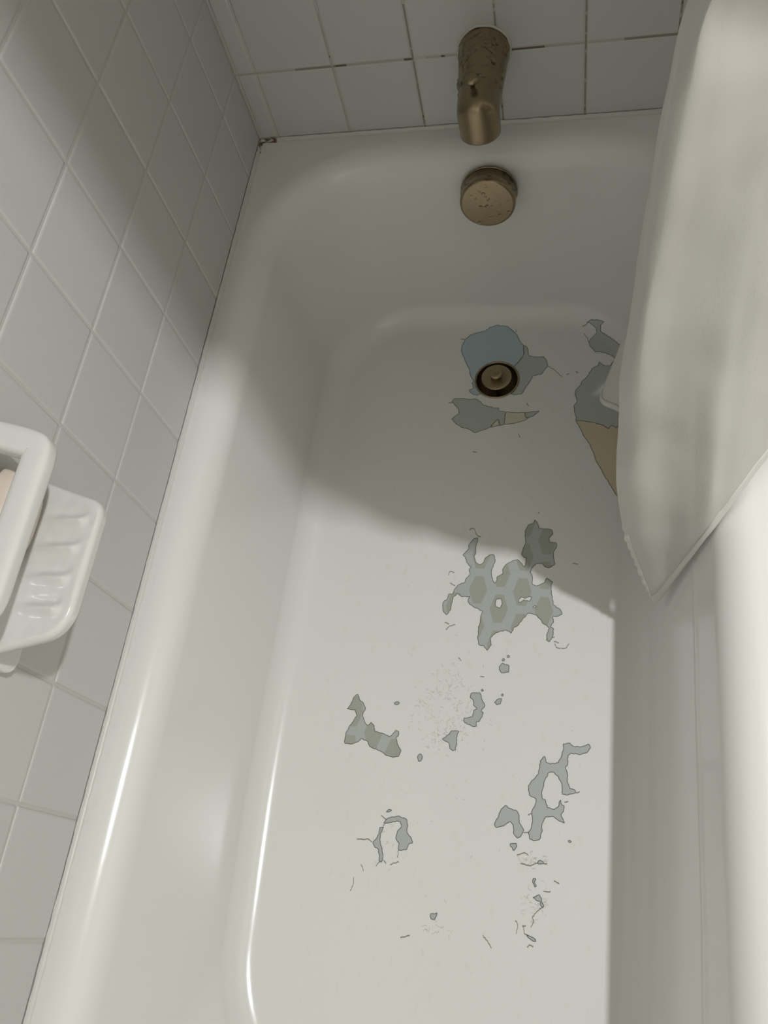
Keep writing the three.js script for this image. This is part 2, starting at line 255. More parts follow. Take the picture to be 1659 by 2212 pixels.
{
  const tub = thing('bathtub', 'white refinished alcove bathtub with peeling coat on its floor', 'bathtub');
  const uvOf = p => [(p.x - MX0) / (MX1 - MX0), 1 - (p.z - MZ0) / (MZ1 - MZ0)];
  const shell = gridGeo(rings, (i, j, p) => uvOf(p), true);
  const last = rings[rings.length - 1];
  const sh = new THREE.Shape(last.map(p => new THREE.Vector2(p.x, -p.z)));
  const hole = new THREE.Path(); hole.absarc(DRAIN.x, -DRAIN.z, DR, 0, Math.PI * 2, true); sh.holes.push(hole);
  const fg = new THREE.ShapeGeometry(sh, 24); fg.rotateX(-Math.PI / 2); fg.translate(0, FLOOR, 0);
  const fp = fg.attributes.position, fu = fg.attributes.uv;
  for (let i = 0; i < fp.count; i++) { const q = uvOf({ x: fp.getX(i), z: fp.getZ(i) }); fu.setXY(i, q[0], q[1]); }
  // orientation check: normals of the shell must face the inside
  const shellN = shell.toNonIndexed(), floorN = fg.toNonIndexed();
  mesh('basin', mergeGeometries([shellN, floorN]), tubMat, tub);

  // ---- places where the coat has peeled, old enamel showing
  const hexAt = floorAt(1033, 1274), hx = 0.0305, hz = 0.0525;
  const patchTex = canvas(2048, 2048, (c, w, h) => {   // same planar map as the floor
    c.fillStyle = 'rgb(178,182,180)'; c.fillRect(0, 0, w, h);
    const X = x => (x - MX0) / (MX1 - MX0) * w, Y = z => (z - MZ0) / (MZ1 - MZ0) * h;
    for (let i = -12; i <= 12; i++) for (let j = -12; j <= 14; j++) {
      const cx = hexAt.x + i * hx, cz = hexAt.z + (j + (i % 2 ? 0.5 : 0)) * hz;
      if (cz < 0.36) continue;
      c.fillStyle = 'rgb(164,166,155)'; c.beginPath();
      for (const [a, b] of [[-0.45, -1], [0.45, -1], [1, 0], [0.45, 1], [-0.45, 1], [-1, 0]]) c.lineTo(X(cx + a * 0.0128), Y(cz + b * 0.0205));
      c.closePath(); c.fill();
    }
    for (let i = 0; i < 9000; i++) { c.fillStyle = rnd() < 0.5 ? 'rgba(80,80,70,0.07)' : 'rgba(235,235,225,0.07)'; c.fillRect(rnd() * w, rnd() * h, 2 + rnd() * 5, 2 + rnd() * 4); }
  });
  const oldPlain = new THREE.MeshPhysicalMaterial({ color: lin(0.445, 0.465, 0.455), roughness: 0.32 });
  const oldEnamel = new THREE.MeshPhysicalMaterial({ map: patchTex, roughness: 0.32 });
  const bluish = new THREE.MeshPhysicalMaterial({ color: lin(0.44, 0.54, 0.58), roughness: 0.36, bumpMap: orangePeel, bumpScale: 0.0002 });
  const greyOld = new THREE.MeshPhysicalMaterial({ color: lin(0.46, 0.485, 0.45), roughness: 0.34 });
  const tan = new THREE.MeshPhysicalMaterial({ color: lin(0.61, 0.51, 0.36), roughness: 0.45 });
  const cream = new THREE.MeshPhysicalMaterial({ color: lin(0.64, 0.585, 0.46), roughness: 0.45 });
  const edgeShadeMat = new THREE.MeshStandardMaterial({ color: lin(0.16, 0.155, 0.135), roughness: 0.8 });  // dark colour paints in the shadow of the coat step, plus dirt
  const PATCHES = [
    [zoomA, bluish, 'bluish grey old enamel above the drain', [345, 250, 380, 215, 420, 200, 495, 182, 530, 155, 575, 142, 650, 150, 690, 180, 715, 205, 735, 250, 765, 285, 770, 350, 735, 400, 690, 446, 660, 428, 620, 414, 580, 409, 540, 414, 500, 427, 468, 447, 442, 475, 428, 508, 425, 540, 432, 575, 447, 602, 470, 628, 430, 645, 400, 635, 375, 608, 410, 592, 395, 555, 410, 545, 380, 490, 380, 460, 345, 390, 322, 330, 325, 290]],
    [zoomA, greyOld, 'grey old enamel beside the drain', [765, 285, 785, 290, 800, 325, 805, 362, 860, 368, 910, 368, 930, 395, 940, 432, 915, 465, 895, 492, 830, 505, 815, 540, 785, 580, 755, 632, 700, 642, 676, 636, 705, 610, 726, 575, 735, 535, 728, 500, 712, 470, 690, 446, 735, 400, 770, 350]],
    [zoomA, greyOld, 'grey old enamel in front of the drain', [250, 690, 270, 668, 310, 668, 370, 672, 430, 672, 455, 690, 480, 715, 560, 735, 590, 735, 585, 755, 640, 765, 632, 800, 630, 852, 597, 860, 585, 815, 550, 845, 530, 872, 470, 895, 412, 912, 370, 885, 320, 875, 285, 850, 262, 825, 250, 815, 305, 775, 300, 740, 270, 705]],
    [zoomA, cream, 'cream primer in front of the drain', [640, 765, 775, 768, 780, 800, 800, 805, 770, 825, 700, 845, 630, 852, 632, 800]],
    [zoomA, cream, null, [530, 872, 550, 845, 585, 815, 597, 860]],
    [zoomA, greyOld, null, [775, 768, 880, 755, 840, 790, 800, 805, 780, 800]],
    [zoomA, greyOld, null, [1220, 122, 1250, 102, 1300, 98, 1343, 110, 1318, 140, 1318, 185, 1380, 225, 1440, 270, 1477, 305, 1440, 380, 1425, 388, 1400, 360, 1350, 340, 1300, 330, 1283, 335, 1250, 300, 1235, 265, 1245, 240, 1290, 200, 1285, 160, 1250, 130]],
    [zoomA, greyOld, null, [1310, 405, 1345, 430, 1385, 432, 1425, 388, 1440, 380, 1500, 420, 1520, 620, 1515, 860, 1440, 865, 1430, 880, 1415, 865, 1395, 860, 1375, 885, 1340, 860, 1270, 840, 1200, 828, 1140, 825, 1145, 800, 1130, 760, 1127, 720, 1150, 690, 1135, 640, 1140, 605, 1175, 570, 1185, 545, 1230, 500, 1255, 455, 1305, 425]],
    [zoomA, tan, 'tan primer beside the curtain', [1140, 825, 1200, 828, 1270, 840, 1340, 860, 1375, 885, 1395, 860, 1415, 865, 1430, 880, 1440, 865, 1515, 860, 1520, 1200, 1515, 1405, 1485, 1408, 1440, 1370, 1400, 1310, 1340, 1210, 1285, 1110, 1245, 1000, 1205, 945, 1170, 880]],
    [zoomB, oldEnamel, 'honeycomb patterned old enamel', [545, 340, 510, 348, 485, 380, 465, 405, 470, 435, 440, 465, 415, 495, 435, 510, 445, 550, 470, 590, 490, 603, 470, 625, 480, 660, 440, 710, 430, 740, 375, 760, 340, 800, 320, 845, 285, 845, 275, 885, 240, 915, 233, 945, 240, 1000, 268, 1030, 300, 990, 322, 900, 325, 875, 370, 838, 410, 868, 480, 865, 460, 900, 480, 940, 540, 970, 595, 1000, 575, 1040, 570, 1090, 553, 1140, 555, 1195, 545, 1230, 560, 1300, 600, 1305, 630, 1350, 670, 1300, 660, 1235, 710, 1190, 800, 1165, 850, 1195, 870, 1140, 910, 1125, 950, 1065, 1000, 1015, 1070, 1030, 1110, 1070, 1125, 1100, 1190, 1150, 1170, 1195, 1165, 1255, 1190, 1272, 1215, 1230, 1228, 1155, 1195, 1135, 1225, 1100, 1215, 1050, 1270, 1040, 1303, 1025, 1285, 980, 1225, 940, 1210, 850, 1205, 780, 1218, 735, 1165, 700, 1145, 740, 1110, 755, 1070, 772, 1038, 760, 1035, 680, 1020, 640, 1045, 590, 1080, 570, 1120, 570, 1150, 600, 1190, 608, 1240, 575, 1225, 500, 1225, 465, 1250, 430, 1255, 390, 1235, 380, 1190, 380, 1185, 345, 1220, 310, 1210, 268, 1160, 260, 1095, 255, 1080, 200, 1058, 178, 1045, 210, 1000, 225, 970, 280, 975, 340, 980, 380, 955, 430, 938, 480, 960, 515, 985, 520, 975, 580, 965, 600, 930, 560, 905, 535, 860, 545, 800, 580, 770, 630, 775, 660, 720, 690, 720, 720, 700, 748, 680, 720, 670, 640, 705, 540, 690, 490, 660, 490, 620, 515, 600, 560, 560, 582, 530, 560, 515, 510, 530, 470, 530, 420, 545, 380],
      [[715, 890, 755, 885, 768, 930, 745, 970, 710, 955, 705, 930], [912, 900, 940, 870, 970, 882, 1000, 868, 1030, 870, 1012, 910, 960, 895, 918, 925], [1038, 960, 1065, 945, 1071, 960, 1050, 968]]],
    [zoomB, oldEnamel, null, [740, 1495, 772, 1460, 790, 1475, 825, 1480, 825, 1545, 760, 1550, 740, 1520]],
    [zoomB, oldEnamel, null, [765, 1440, 775, 1420, 793, 1430, 780, 1445]],
    [zoomB, oldEnamel, null, [810, 1405, 820, 1390, 836, 1403, 820, 1415]],
    [zoomC, oldEnamel, null, [118, 430, 125, 390, 150, 340, 170, 315, 190, 285, 183, 262, 180, 250, 132, 245, 155, 220, 170, 180, 195, 160, 205, 190, 230, 215, 240, 240, 222, 285, 240, 330, 255, 340, 272, 322, 290, 340, 295, 375, 340, 385, 378, 405, 400, 385, 415, 368, 432, 375, 430, 400, 415, 410, 428, 455, 445, 485, 430, 520, 400, 525, 365, 515, 320, 485, 265, 465, 250, 430, 215, 415, 195, 435, 165, 447, 120, 445]],
    [zoomC, oldPlain, null, [405, 210, 420, 202, 437, 210, 425, 221, 410, 219]],
    [zoomC, oldPlain, null, [850, 155, 900, 150, 915, 195, 930, 225, 905, 260, 922, 265, 900, 315, 880, 320, 880, 345, 862, 347, 810, 322, 808, 298, 860, 290, 865, 255, 885, 240, 865, 225, 860, 190, 845, 180]],
    [zoomC, oldPlain, null, [683, 418, 720, 395, 735, 372, 778, 372, 765, 410, 767, 440, 760, 480, 745, 487, 728, 475, 722, 440, 700, 430]],
    [zoomC, oldPlain, null, [540, 520, 555, 503, 569, 520, 560, 545, 548, 550]],
    [zoomC, oldPlain, null, [985, 207, 1005, 188, 1027, 185, 1020, 215, 1000, 222]],
    [zoomC, oldPlain, null, [1024, 165, 1032, 156, 1037, 166, 1030, 172]],
    [zoomC, oldPlain, null, [907, 136, 916, 131, 922, 138, 915, 144]],
    [zoomC, oldPlain, null, [1383, 447, 1420, 442, 1450, 465, 1500, 460, 1530, 447, 1540, 470, 1515, 500, 1480, 510, 1430, 500, 1410, 515, 1408, 570, 1395, 580, 1405, 610, 1408, 670, 1420, 705, 1445, 710, 1457, 730, 1410, 742, 1378, 738, 1375, 680, 1355, 635, 1330, 612, 1300, 612, 1285, 640, 1270, 680, 1258, 730, 1262, 765, 1280, 770, 1290, 815, 1330, 825, 1355, 810, 1358, 785, 1368, 770, 1375, 800, 1388, 805, 1385, 835, 1370, 855, 1380, 880, 1390, 905, 1350, 885, 1320, 865, 1280, 870, 1260, 910, 1262, 950, 1245, 1000, 1220, 1007, 1190, 998, 1182, 965, 1200, 920, 1205, 880, 1200, 840, 1220, 800, 1225, 765, 1188, 745, 1180, 690, 1200, 660, 1240, 620, 1245, 590, 1250, 545, 1275, 518, 1282, 550, 1310, 562, 1355, 555, 1375, 510, 1385, 480]],
    [zoomC, oldPlain, null, [985, 915, 1000, 880, 1022, 830, 1048, 802, 1075, 820, 1115, 835, 1127, 860, 1130, 905, 1155, 945, 1135, 985, 1117, 992, 1095, 965, 1095, 920, 1075, 895, 1060, 905, 1040, 920, 995, 930]],
    [zoomC, oldPlain, null, [1075, 1025, 1110, 1022, 1115, 1040, 1095, 1065, 1088, 1045, 1078, 1040]],
    [zoomC, oldPlain, null, [345, 905, 370, 875, 430, 862, 480, 885, 480, 960, 505, 995, 513, 1020, 490, 1025, 480, 1055, 450, 1063, 428, 1058, 435, 1025, 415, 990, 425, 950, 450, 925, 440, 895, 400, 895, 370, 905]],
    [zoomC, oldPlain, null, [322, 930, 345, 925, 325, 975, 325, 1020, 340, 1080, 338, 1125, 318, 1128, 320, 1085, 310, 1050, 295, 1045, 283, 1015, 305, 990, 318, 965]],
    [zoomC, oldPlain, null, [1235, 1130, 1250, 1118, 1270, 1130, 1265, 1140, 1240, 1142]],
    [zoomC, oldPlain, null, [1208, 1335, 1245, 1318, 1257, 1340, 1258, 1362, 1272, 1382, 1260, 1392, 1250, 1375, 1252, 1358, 1230, 1355]],
    [zoomC, oldPlain, null, [1210, 1225, 1225, 1225, 1215, 1245, 1228, 1268, 1216, 1274, 1205, 1240]],
    [zoomC, oldPlain, null, [615, 1430, 640, 1430, 655, 1422, 650, 1440, 640, 1465, 620, 1460]],
    [zoomC, oldPlain, null, [360, 840, 375, 825, 393, 830, 380, 838]],
    [zoomC, oldPlain, null, [1410, 1008, 1420, 1003, 1430, 1015, 1420, 1018]],
    [zoomC, oldPlain, null, [1170, 1550, 1195, 1560, 1220, 1575, 1225, 1588, 1205, 1585, 1185, 1570]],
  ];
  const ragged = (f, a) => {                           // trace -> floor points with a chipped outline
    const q = pairs(a).map(f).map(([u, v]) => floorAt(u, v)), out = [];
    for (let i = 0; i < q.length; i++) {
      const A = q[i], B = q[(i + 1) % q.length], L = A.distanceTo(B), n = Math.max(1, Math.round(L / 0.0025));
      const nx = -(B.z - A.z) / (L || 1), nz = (B.x - A.x) / (L || 1);
      for (let k = 0; k < n; k++) { const p = A.clone().lerp(B, k / n), w = k ? (rnd() - 0.5) * 0.0013 * Math.min(1, L / 0.006) : 0; p.x += nx * w; p.z += nz * w; out.push(p); }
    }
    return out;
  };
  const quarter = g => {                               // split every triangle into four
    const n = g.index ? g.toNonIndexed() : g, a = n.attributes.position, out = [];
    for (let i = 0; i < a.count; i += 3) {
      const [A, B, D] = [0, 1, 2].map(k => V().fromBufferAttribute(a, i + k)), ab = A.clone().lerp(B, 0.5), bd = B.clone().lerp(D, 0.5), da = D.clone().lerp(A, 0.5);
      for (const q of [A, ab, da, ab, B, bd, da, bd, D, ab, bd, da]) out.push(q.x, q.y, q.z);
    }
    const r = new THREE.BufferGeometry(), m = out.length / 3;
    r.setAttribute('position', new THREE.Float32BufferAttribute(out, 3));
    r.setAttribute('normal', new THREE.Float32BufferAttribute(new Float32Array(m * 3), 3));
    r.setAttribute('uv', new THREE.Float32BufferAttribute(new Float32Array(m * 2), 2));
    return r;
  };
  const lift = (p, e) => V(p.x, floorY(p.x, p.z) + e, p.z);
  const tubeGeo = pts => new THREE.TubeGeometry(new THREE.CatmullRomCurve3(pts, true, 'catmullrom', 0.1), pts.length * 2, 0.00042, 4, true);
  for (const [f, mat, label, outline, holes] of PATCHES) {
    const o = ragged(f, outline), hs = (holes || []).map(h => ragged(f, h));
    const s = new THREE.Shape(o.map(p => new THREE.Vector2(p.x, -p.z)));
    for (const h of hs) s.holes.push(new THREE.Path(h.map(p => new THREE.Vector2(p.x, -p.z))));
    let g = new THREE.ShapeGeometry(s); g.rotateX(-Math.PI / 2);
    if (o.some(p => sdfFloor(p.x, p.z) > 0)) for (let k = 0; k < 4; k++) g = quarter(g);
    const ps = g.attributes.position, uv = g.attributes.uv;
    for (let i = 0; i < ps.count; i++) { const x = ps.getX(i), z = ps.getZ(i), q = uvOf({ x, z }); ps.setY(i, floorY(x, z) + 0.00025); uv.setXY(i, q[0], q[1]); }
    const nn = g.attributes.normal, e = 0.0005;
    for (let i = 0; i < ps.count; i++) { const x = ps.getX(i), z = ps.getZ(i), q = V(-(floorY(x + e, z) - floorY(x - e, z)) / (2 * e), 1, -(floorY(x, z + e) - floorY(x, z - e)) / (2 * e)).normalize(); nn.setXYZ(i, q.x, q.y, q.z); }
    const m = mesh('peeled_patch', g, mat, tub);
    if (label) m.userData = { label };
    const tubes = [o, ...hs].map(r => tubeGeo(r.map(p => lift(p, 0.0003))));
    mesh('flaked_edge_shade', mergeGeometries(tubes), edgeShadeMat, m);
  }
}

// ---------------------------------------------------------------- caulk between tub and tiles
function bead(name, pts, along, out, label) {
  const rows = [], cols = [];
  pts.forEach((p, i) => {
    const r = [], w = 0.0052 + 0.0012 * n3(i * 0.31, 3.1, along), h = 0.0055 + 0.0014 * n3(i * 0.27, 8.2, along);
    for (let k = 0; k <= 6; k++) { const a = k / 6 * Math.PI / 2; r.push(p.clone().addScaledVector(out, w * (1 - 0.9 * Math.sin(a)) - 0.0004).add(V(0, h * (1 - 0.9 * Math.cos(a)) - 0.0006, 0))); }
    rows.push(r);
  });
  const g = gridGeo(rows);
  const col = [];
  for (let i = 0; i < g.attributes.position.count; i++) {
    const q = V().fromBufferAttribute(g.attributes.position, i);
    const rust = q.x < 0.024 && q.z < 0.027 && n3(q.x * 160, q.y * 300, q.z * 160) > -0.06;   // rust-brown crack in the bead at the wall corner
    col.push(...(rust ? [0.13, 0.07, 0.045] : [0.62, 0.62, 0.595]));
  }
  g.setAttribute('color', new THREE.Float32BufferAttribute(col, 3));
  return struct(name, g, new THREE.MeshStandardMaterial({ vertexColors: true, roughness: 0.35, side: THREE.DoubleSide }), label);
}
{
  const a = [], b = [];
  for (let i = 0; i <= 400; i++) a.push(V(0, RIM, 0.0005 + i / 400 * (TUBL - 0.002)));
  for (let i = 0; i <= 260; i++) b.push(V(0.0005 + i / 260 * (TUBW - 0.002), RIM, 0));
  bead('trim_1', a, 1, V(1, 0, 0), 'white caulk bead between the tub rim and the long tiled wall');
  bead('trim_2', b, 2, V(0, 0, 1), 'white caulk bead between the tub rim and the end wall');
}

// ---------------------------------------------------------------- tub spout
{
  const cx = 0.3355, y0 = 0.490;
  const sp = thing('tub_spout', 'bronze tub spout with diverter knob on the tiled end wall', 'faucet', [cx, y0, 0]);
  const rows = [], N = 40;
  const ringAt = (c, up, rx, ru) => { const r = []; for (let k = 0; k < N; k++) { const a = k / N * Math.PI * 2; r.push(c.clone().add(V(Math.cos(a) * rx, 0, 0)).addScaledVector(up, Math.sin(a) * ru)); } return r; };
  const ZC = 0.098;
  for (let i = 0; i <= 14; i++) { const t = i / 14, r = lerp(0.0322, 0.0268, t); rows.push(ringAt(V(0, lerp(0, -0.006, t), lerp(0.0006, ZC - 0.024, t)), V(0, 1, 0), r, r)); }
  const re = 0.0268, piv = V(0, -0.006 - re, ZC - 0.024);
  for (let i = 1; i <= 18; i++) {                      // tight elbow about the lower inside corner
    const a = i / 18 * 1.42, k = Math.pow(Math.cos(a) ** 8 + Math.sin(a) ** 8, -1 / 8), dir = V(0, Math.cos(a), Math.sin(a)), R = 2 * re * k;
    rows.push(ringAt(piv.clone().addScaledVector(dir, R / 2), dir, re * lerp(1, 0.95, i / 18), R / 2));
  }
  { const dir = V(0, Math.cos(1.42), Math.sin(1.42)), dn = V(0, -Math.sin(1.42), Math.cos(1.42));
    const k = Math.pow(Math.cos(1.42) ** 8 + Math.sin(1.42) ** 8, -1 / 8), c = piv.clone().addScaledVector(dir, re * k);
    rows.push(ringAt(c.clone().addScaledVector(dn, 0.0085), dir, re * 0.95, re * 0.97)); rows.push(ringAt(c.clone().addScaledVector(dn, 0.0100), dir, re * 0.95 - 0.0012, re * 0.97 - 0.0012));
    rows.push(ringAt(c.clone().addScaledVector(dn, 0.0096), dir, re - 0.0045, re - 0.0045)); rows.push(ringAt(c.clone().addScaledVector(dn, -0.012), dir, re - 0.005, re - 0.005)); rows.push(ringAt(c.clone().addScaledVector(dn, -0.0125), dir, 0.001, 0.001)); }
  rows.forEach(r => r.reverse());
  mesh('spout_body', gridGeo(rows, (i, j) => [j / N, i / 30], true), bronze, sp);
  const kn = mesh('diverter_knob', new THREE.LatheGeometry([[0.0001, 0], [0.0028, 0], [0.0028, 0.006], [0.0048, 0.0075], [0.0078, 0.010], [0.0084, 0.0125], [0.0068, 0.0148], [0.0035, 0.0158], [0.0001, 0.016]].map(p => new THREE.Vector2(...p)), 28), bronze, sp);
  kn.position.set(-0.0045, 0.0195, 0.092); kn.rotation.x = 0.12;
  // sealant smear where the spout meets the tiles
  const ringPts = []; for (let k = 0; k < 60; k++) { const a = k / 60 * Math.PI * 2; ringPts.push(V(Math.cos(a) * (0.033 + 0.0018 * n3(Math.cos(a) * 3, Math.sin(a) * 3, 1)), Math.sin(a) * (0.0335 + 0.002 * n3(Math.cos(a) * 3, Math.sin(a) * 3, 5)), 0.0004)); }
  mesh('sealant_ring', new THREE.TubeGeometry(new THREE.CatmullRomCurve3(ringPts, true), 120, 0.0017, 8, true), new THREE.MeshStandardMaterial({ color: lin(0.55, 0.545, 0.5), roughness: 0.5 }), sp).userData = { label: 'white sealant around the spout base' };
}

// ---------------------------------------------------------------- overflow plate
const OV = { c: V(0.3325, 0.3245, 0.0625), r: 0.0385 };
const OVQ = new THREE.Quaternion().setFromUnitVectors(V(0, 1, 0), V(0, 0.1, 1).normalize());
{
  const o = thing('overflow_plate', 'round bronze overflow cover on the inside end of the tub', 'overflow cover', OV.c.toArray());
  o.quaternion.copy(OVQ);
  const r = OV.r, prof = [[0.0001, 0], [r, 0], [r, 0.027], [r - 0.0005, 0.0295], [r - 0.002, 0.0312], [r - 0.0045, 0.032], [0.0001, 0.0326]];
  const flat = []; for (let i = 0; i < prof.length; i++) flat.push(new THREE.Vector2(...prof[i]));
  mesh('cover', new THREE.LatheGeometry(flat, 72), bronze, o);
  mesh('seam_ring', new THREE.TorusGeometry(r + 0.0002, 0.0011, 8, 72).rotateX(Math.PI / 2).translate(0, 0.004, 0), bronze, o);
}

// ---------------------------------------------------------------- drain
{
  const d = thing('tub_drain', 'round bronze drain with raised stopper in the tub floor', 'drain', DRAIN.toArray());
  const fl = [[0.0318, -0.004], [0.0345, 0.0002], [0.0352, 0.0012], [0.0342, 0.0022], [0.0330, 0.0022], [0.0314, 0.0010], [0.0304, -0.004], [0.0290, -0.056], [0.0001, -0.058]].map(p => new THREE.Vector2(...p));
  mesh('flange', new THREE.LatheGeometry(fl.slice(0, 8), 64), bronze, d);
  mesh('cup_bottom', new THREE.CylinderGeometry(0.0291, 0.0291, 0.002, 48).translate(0, -0.057, 0), bronze, d);
  mesh('stem', new THREE.CylinderGeometry(0.004, 0.004, 0.060, 16).translate(0, -0.025, 0), bronze, d);
  const s = mesh('stopper', new THREE.LatheGeometry([[0.0001, -0.004], [0.0205, -0.004], [0.0232, -0.002], [0.0237, 0], [0.0228, 0.0012], [0.017, 0.002], [0.0001, 0.0024]].map(p => new THREE.Vector2(...p)), 48), bronze, d);
  s.position.y = 0.0075;
  mesh('knob', new THREE.LatheGeometry([[0.0001, 0], [0.0068, 0], [0.0062, 0.003], [0.0094, 0.0052], [0.0104, 0.0080], [0.0088, 0.0100], [0.005, 0.0108], [0.0001, 0.011]].map(p => new THREE.Vector2(...p)), 28), bronze, s).position.y = 0.0018;
}

// ---------------------------------------------------------------- soap dish on the long wall
{
  const dish = thing('soap_dish', 'white glazed ceramic soap dish with grab bar on the tiled wall', 'soap dish', [0, 0.62, 0.767]);
  const rr = (pts, r) => { const s = new THREE.Shape(); const n = pts.length; for (let i = 0; i < n; i++) { const a = new THREE.Vector2(...pts[(i + n - 1) % n]), b = new THREE.Vector2(...pts[i]), c = new THREE.Vector2(...pts[(i + 1) % n]); const p = b.clone().add(a.clone().sub(b).setLength(r[i])), q = b.clone().add(c.clone().sub(b).setLength(r[i])); i ? s.lineTo(p.x, p.y) : s.moveTo(p.x, p.y); s.quadraticCurveTo(b.x, b.y, q.x, q.y); } s.closePath(); return s; };
  // back plate on the wall
  const bp = new THREE.ExtrudeGeometry(rr([[-0.078, -0.055], [0.078, -0.055], [0.078, 0.092], [-0.078, 0.092]], [0.012, 0.012, 0.012, 0.012]), { depth: 0.006, bevelEnabled: true, bevelSize: 0.003, bevelThickness: 0.003, bevelSegments: 4, curveSegments: 8 });
  bp.rotateY(Math.PI / 2).translate(0.003, 0, 0);
  mesh('back_plate', bp, ceramic, dish);
  // ridged tray: a height grid x outwards, z along the wall; narrower at its outer edge
  const XO = 0.0865, out2 = rr([[0.0, -0.084], [XO, -0.0575], [XO, 0.0575], [0.0, 0.084]], [0.001, 0.013, 0.024, 0.001]);
  const loop = []; { const L = out2.getSpacedPoints(360); L.pop(); for (const q of L) loop.push(q); }
  const CX = 0.04, rowsT = [];
  for (const [k, y] of [[0.001, -0.012], [0.5, -0.012], [0.93, -0.012], [0.965, -0.0112], [0.985, -0.0095]]) rowsT.push(loop.map(q => V(CX + (q.x - CX) * k, y, q.y * k)));
  for (let m = 0; m <= 70; m++) {
    const k = m < 12 ? 1 - 0.06 * (m / 12) ** 1.6 : 0.94 * (1 - (m - 12) / 58) + 0.001;
    rowsT.push(loop.map(q => {
      const x = CX + (q.x - CX) * k, z = q.y * k, edge = (1 - k) * Math.hypot(q.x - CX, q.y), roll = 1 - clamp(edge / 0.0045, 0, 1);
      let y = -0.0055 * (1 - Math.sqrt(Math.max(0, 1 - roll * roll))) + 0.0022 * smooth(0.045, XO, x);
      for (const zc of [-0.0395, -0.0145, 0.012, 0.038]) { const g = Math.exp(-((z - zc) ** 2) / 0.000018) - 0.4 * Math.exp(-((z - zc + 0.0065) ** 2) / 0.000014); y += 0.0036 * g * smooth(0.03, 0.064, x) * (1 - smooth(XO - 0.017, XO - 0.008, x)); }
      return V(x, y + 0.0004 * n3(x * 90, 2, z * 90), z);
    }));
  }
  const tw = gridGeo(rowsT, null, true);
  const ceramic2 = ceramic.clone(); ceramic2.side = THREE.DoubleSide;
  mesh('ridged_tray', tw, ceramic2, dish).userData = { label: 'ridged soap tray' };
  // grab bar: a rounded frame standing off the wall above the tray
  const path = [V(0.004, 0.076, -0.079), V(0.03, 0.076, -0.0745), V(0.0625, 0.076, -0.0665), V(0.0688, 0.0758, -0.0635), V(0.0705, 0.0755, -0.0575), V(0.0705, 0.075, -0.03), V(0.0705, 0.075, 0), V(0.0705, 0.075, 0.03), V(0.0705, 0.0755, 0.0575), V(0.0688, 0.0758, 0.0635), V(0.0625, 0.076, 0.0665), V(0.03, 0.076, 0.0745), V(0.004, 0.076, 0.079)];
  const cv = new THREE.CatmullRomCurve3(path, false, 'centripetal'), NS = 110, rowsB = [];
  for (let i = 0; i <= NS; i++) {
    const c = cv.getPoint(i / NS), t = cv.getTangent(i / NS), nrm = V(0, 1, 0).cross(t).normalize(), r = [];
    for (let k = 0; k < 28; k++) { const a = k / 28 * Math.PI * 2, ca = Math.cos(a), sa = Math.sin(a), s = Math.pow(Math.abs(ca) ** 4 + Math.abs(sa) ** 4, -0.25); r.push(c.clone().addScaledVector(nrm, ca * s * 0.0118).add(V(0, sa * s * 0.0085, 0))); }
    rowsB.push(r);
  }
  mesh('grab_bar', gridGeo(rowsB, null, true), ceramic2, dish);
  // soap
  const soapG = new THREE.SphereGeometry(1, 40, 24), sp = soapG.attributes.position;
  for (let i = 0; i < sp.count; i++) { const q = V().fromBufferAttribute(sp, i); const f = c => Math.sign(c) * Math.pow(Math.abs(c), 0.62); sp.setXYZ(i, f(q.x) * 0.0125, f(q.y) * 0.027, f(q.z) * 0.036); }
  soapG.computeVertexNormals();
  const soap = mesh('soap_bar', soapG, new THREE.MeshPhysicalMaterial({ color: lin(0.70, 0.60, 0.52), roughness: 0.42, sheen: 0.2 }));
  soap.position.set(0.0265, 0.649, 0.735); soap.rotation.z = -0.1;
  soap.userData = { label: 'cream bar of soap standing in the ceramic soap dish', category: 'soap' };
}

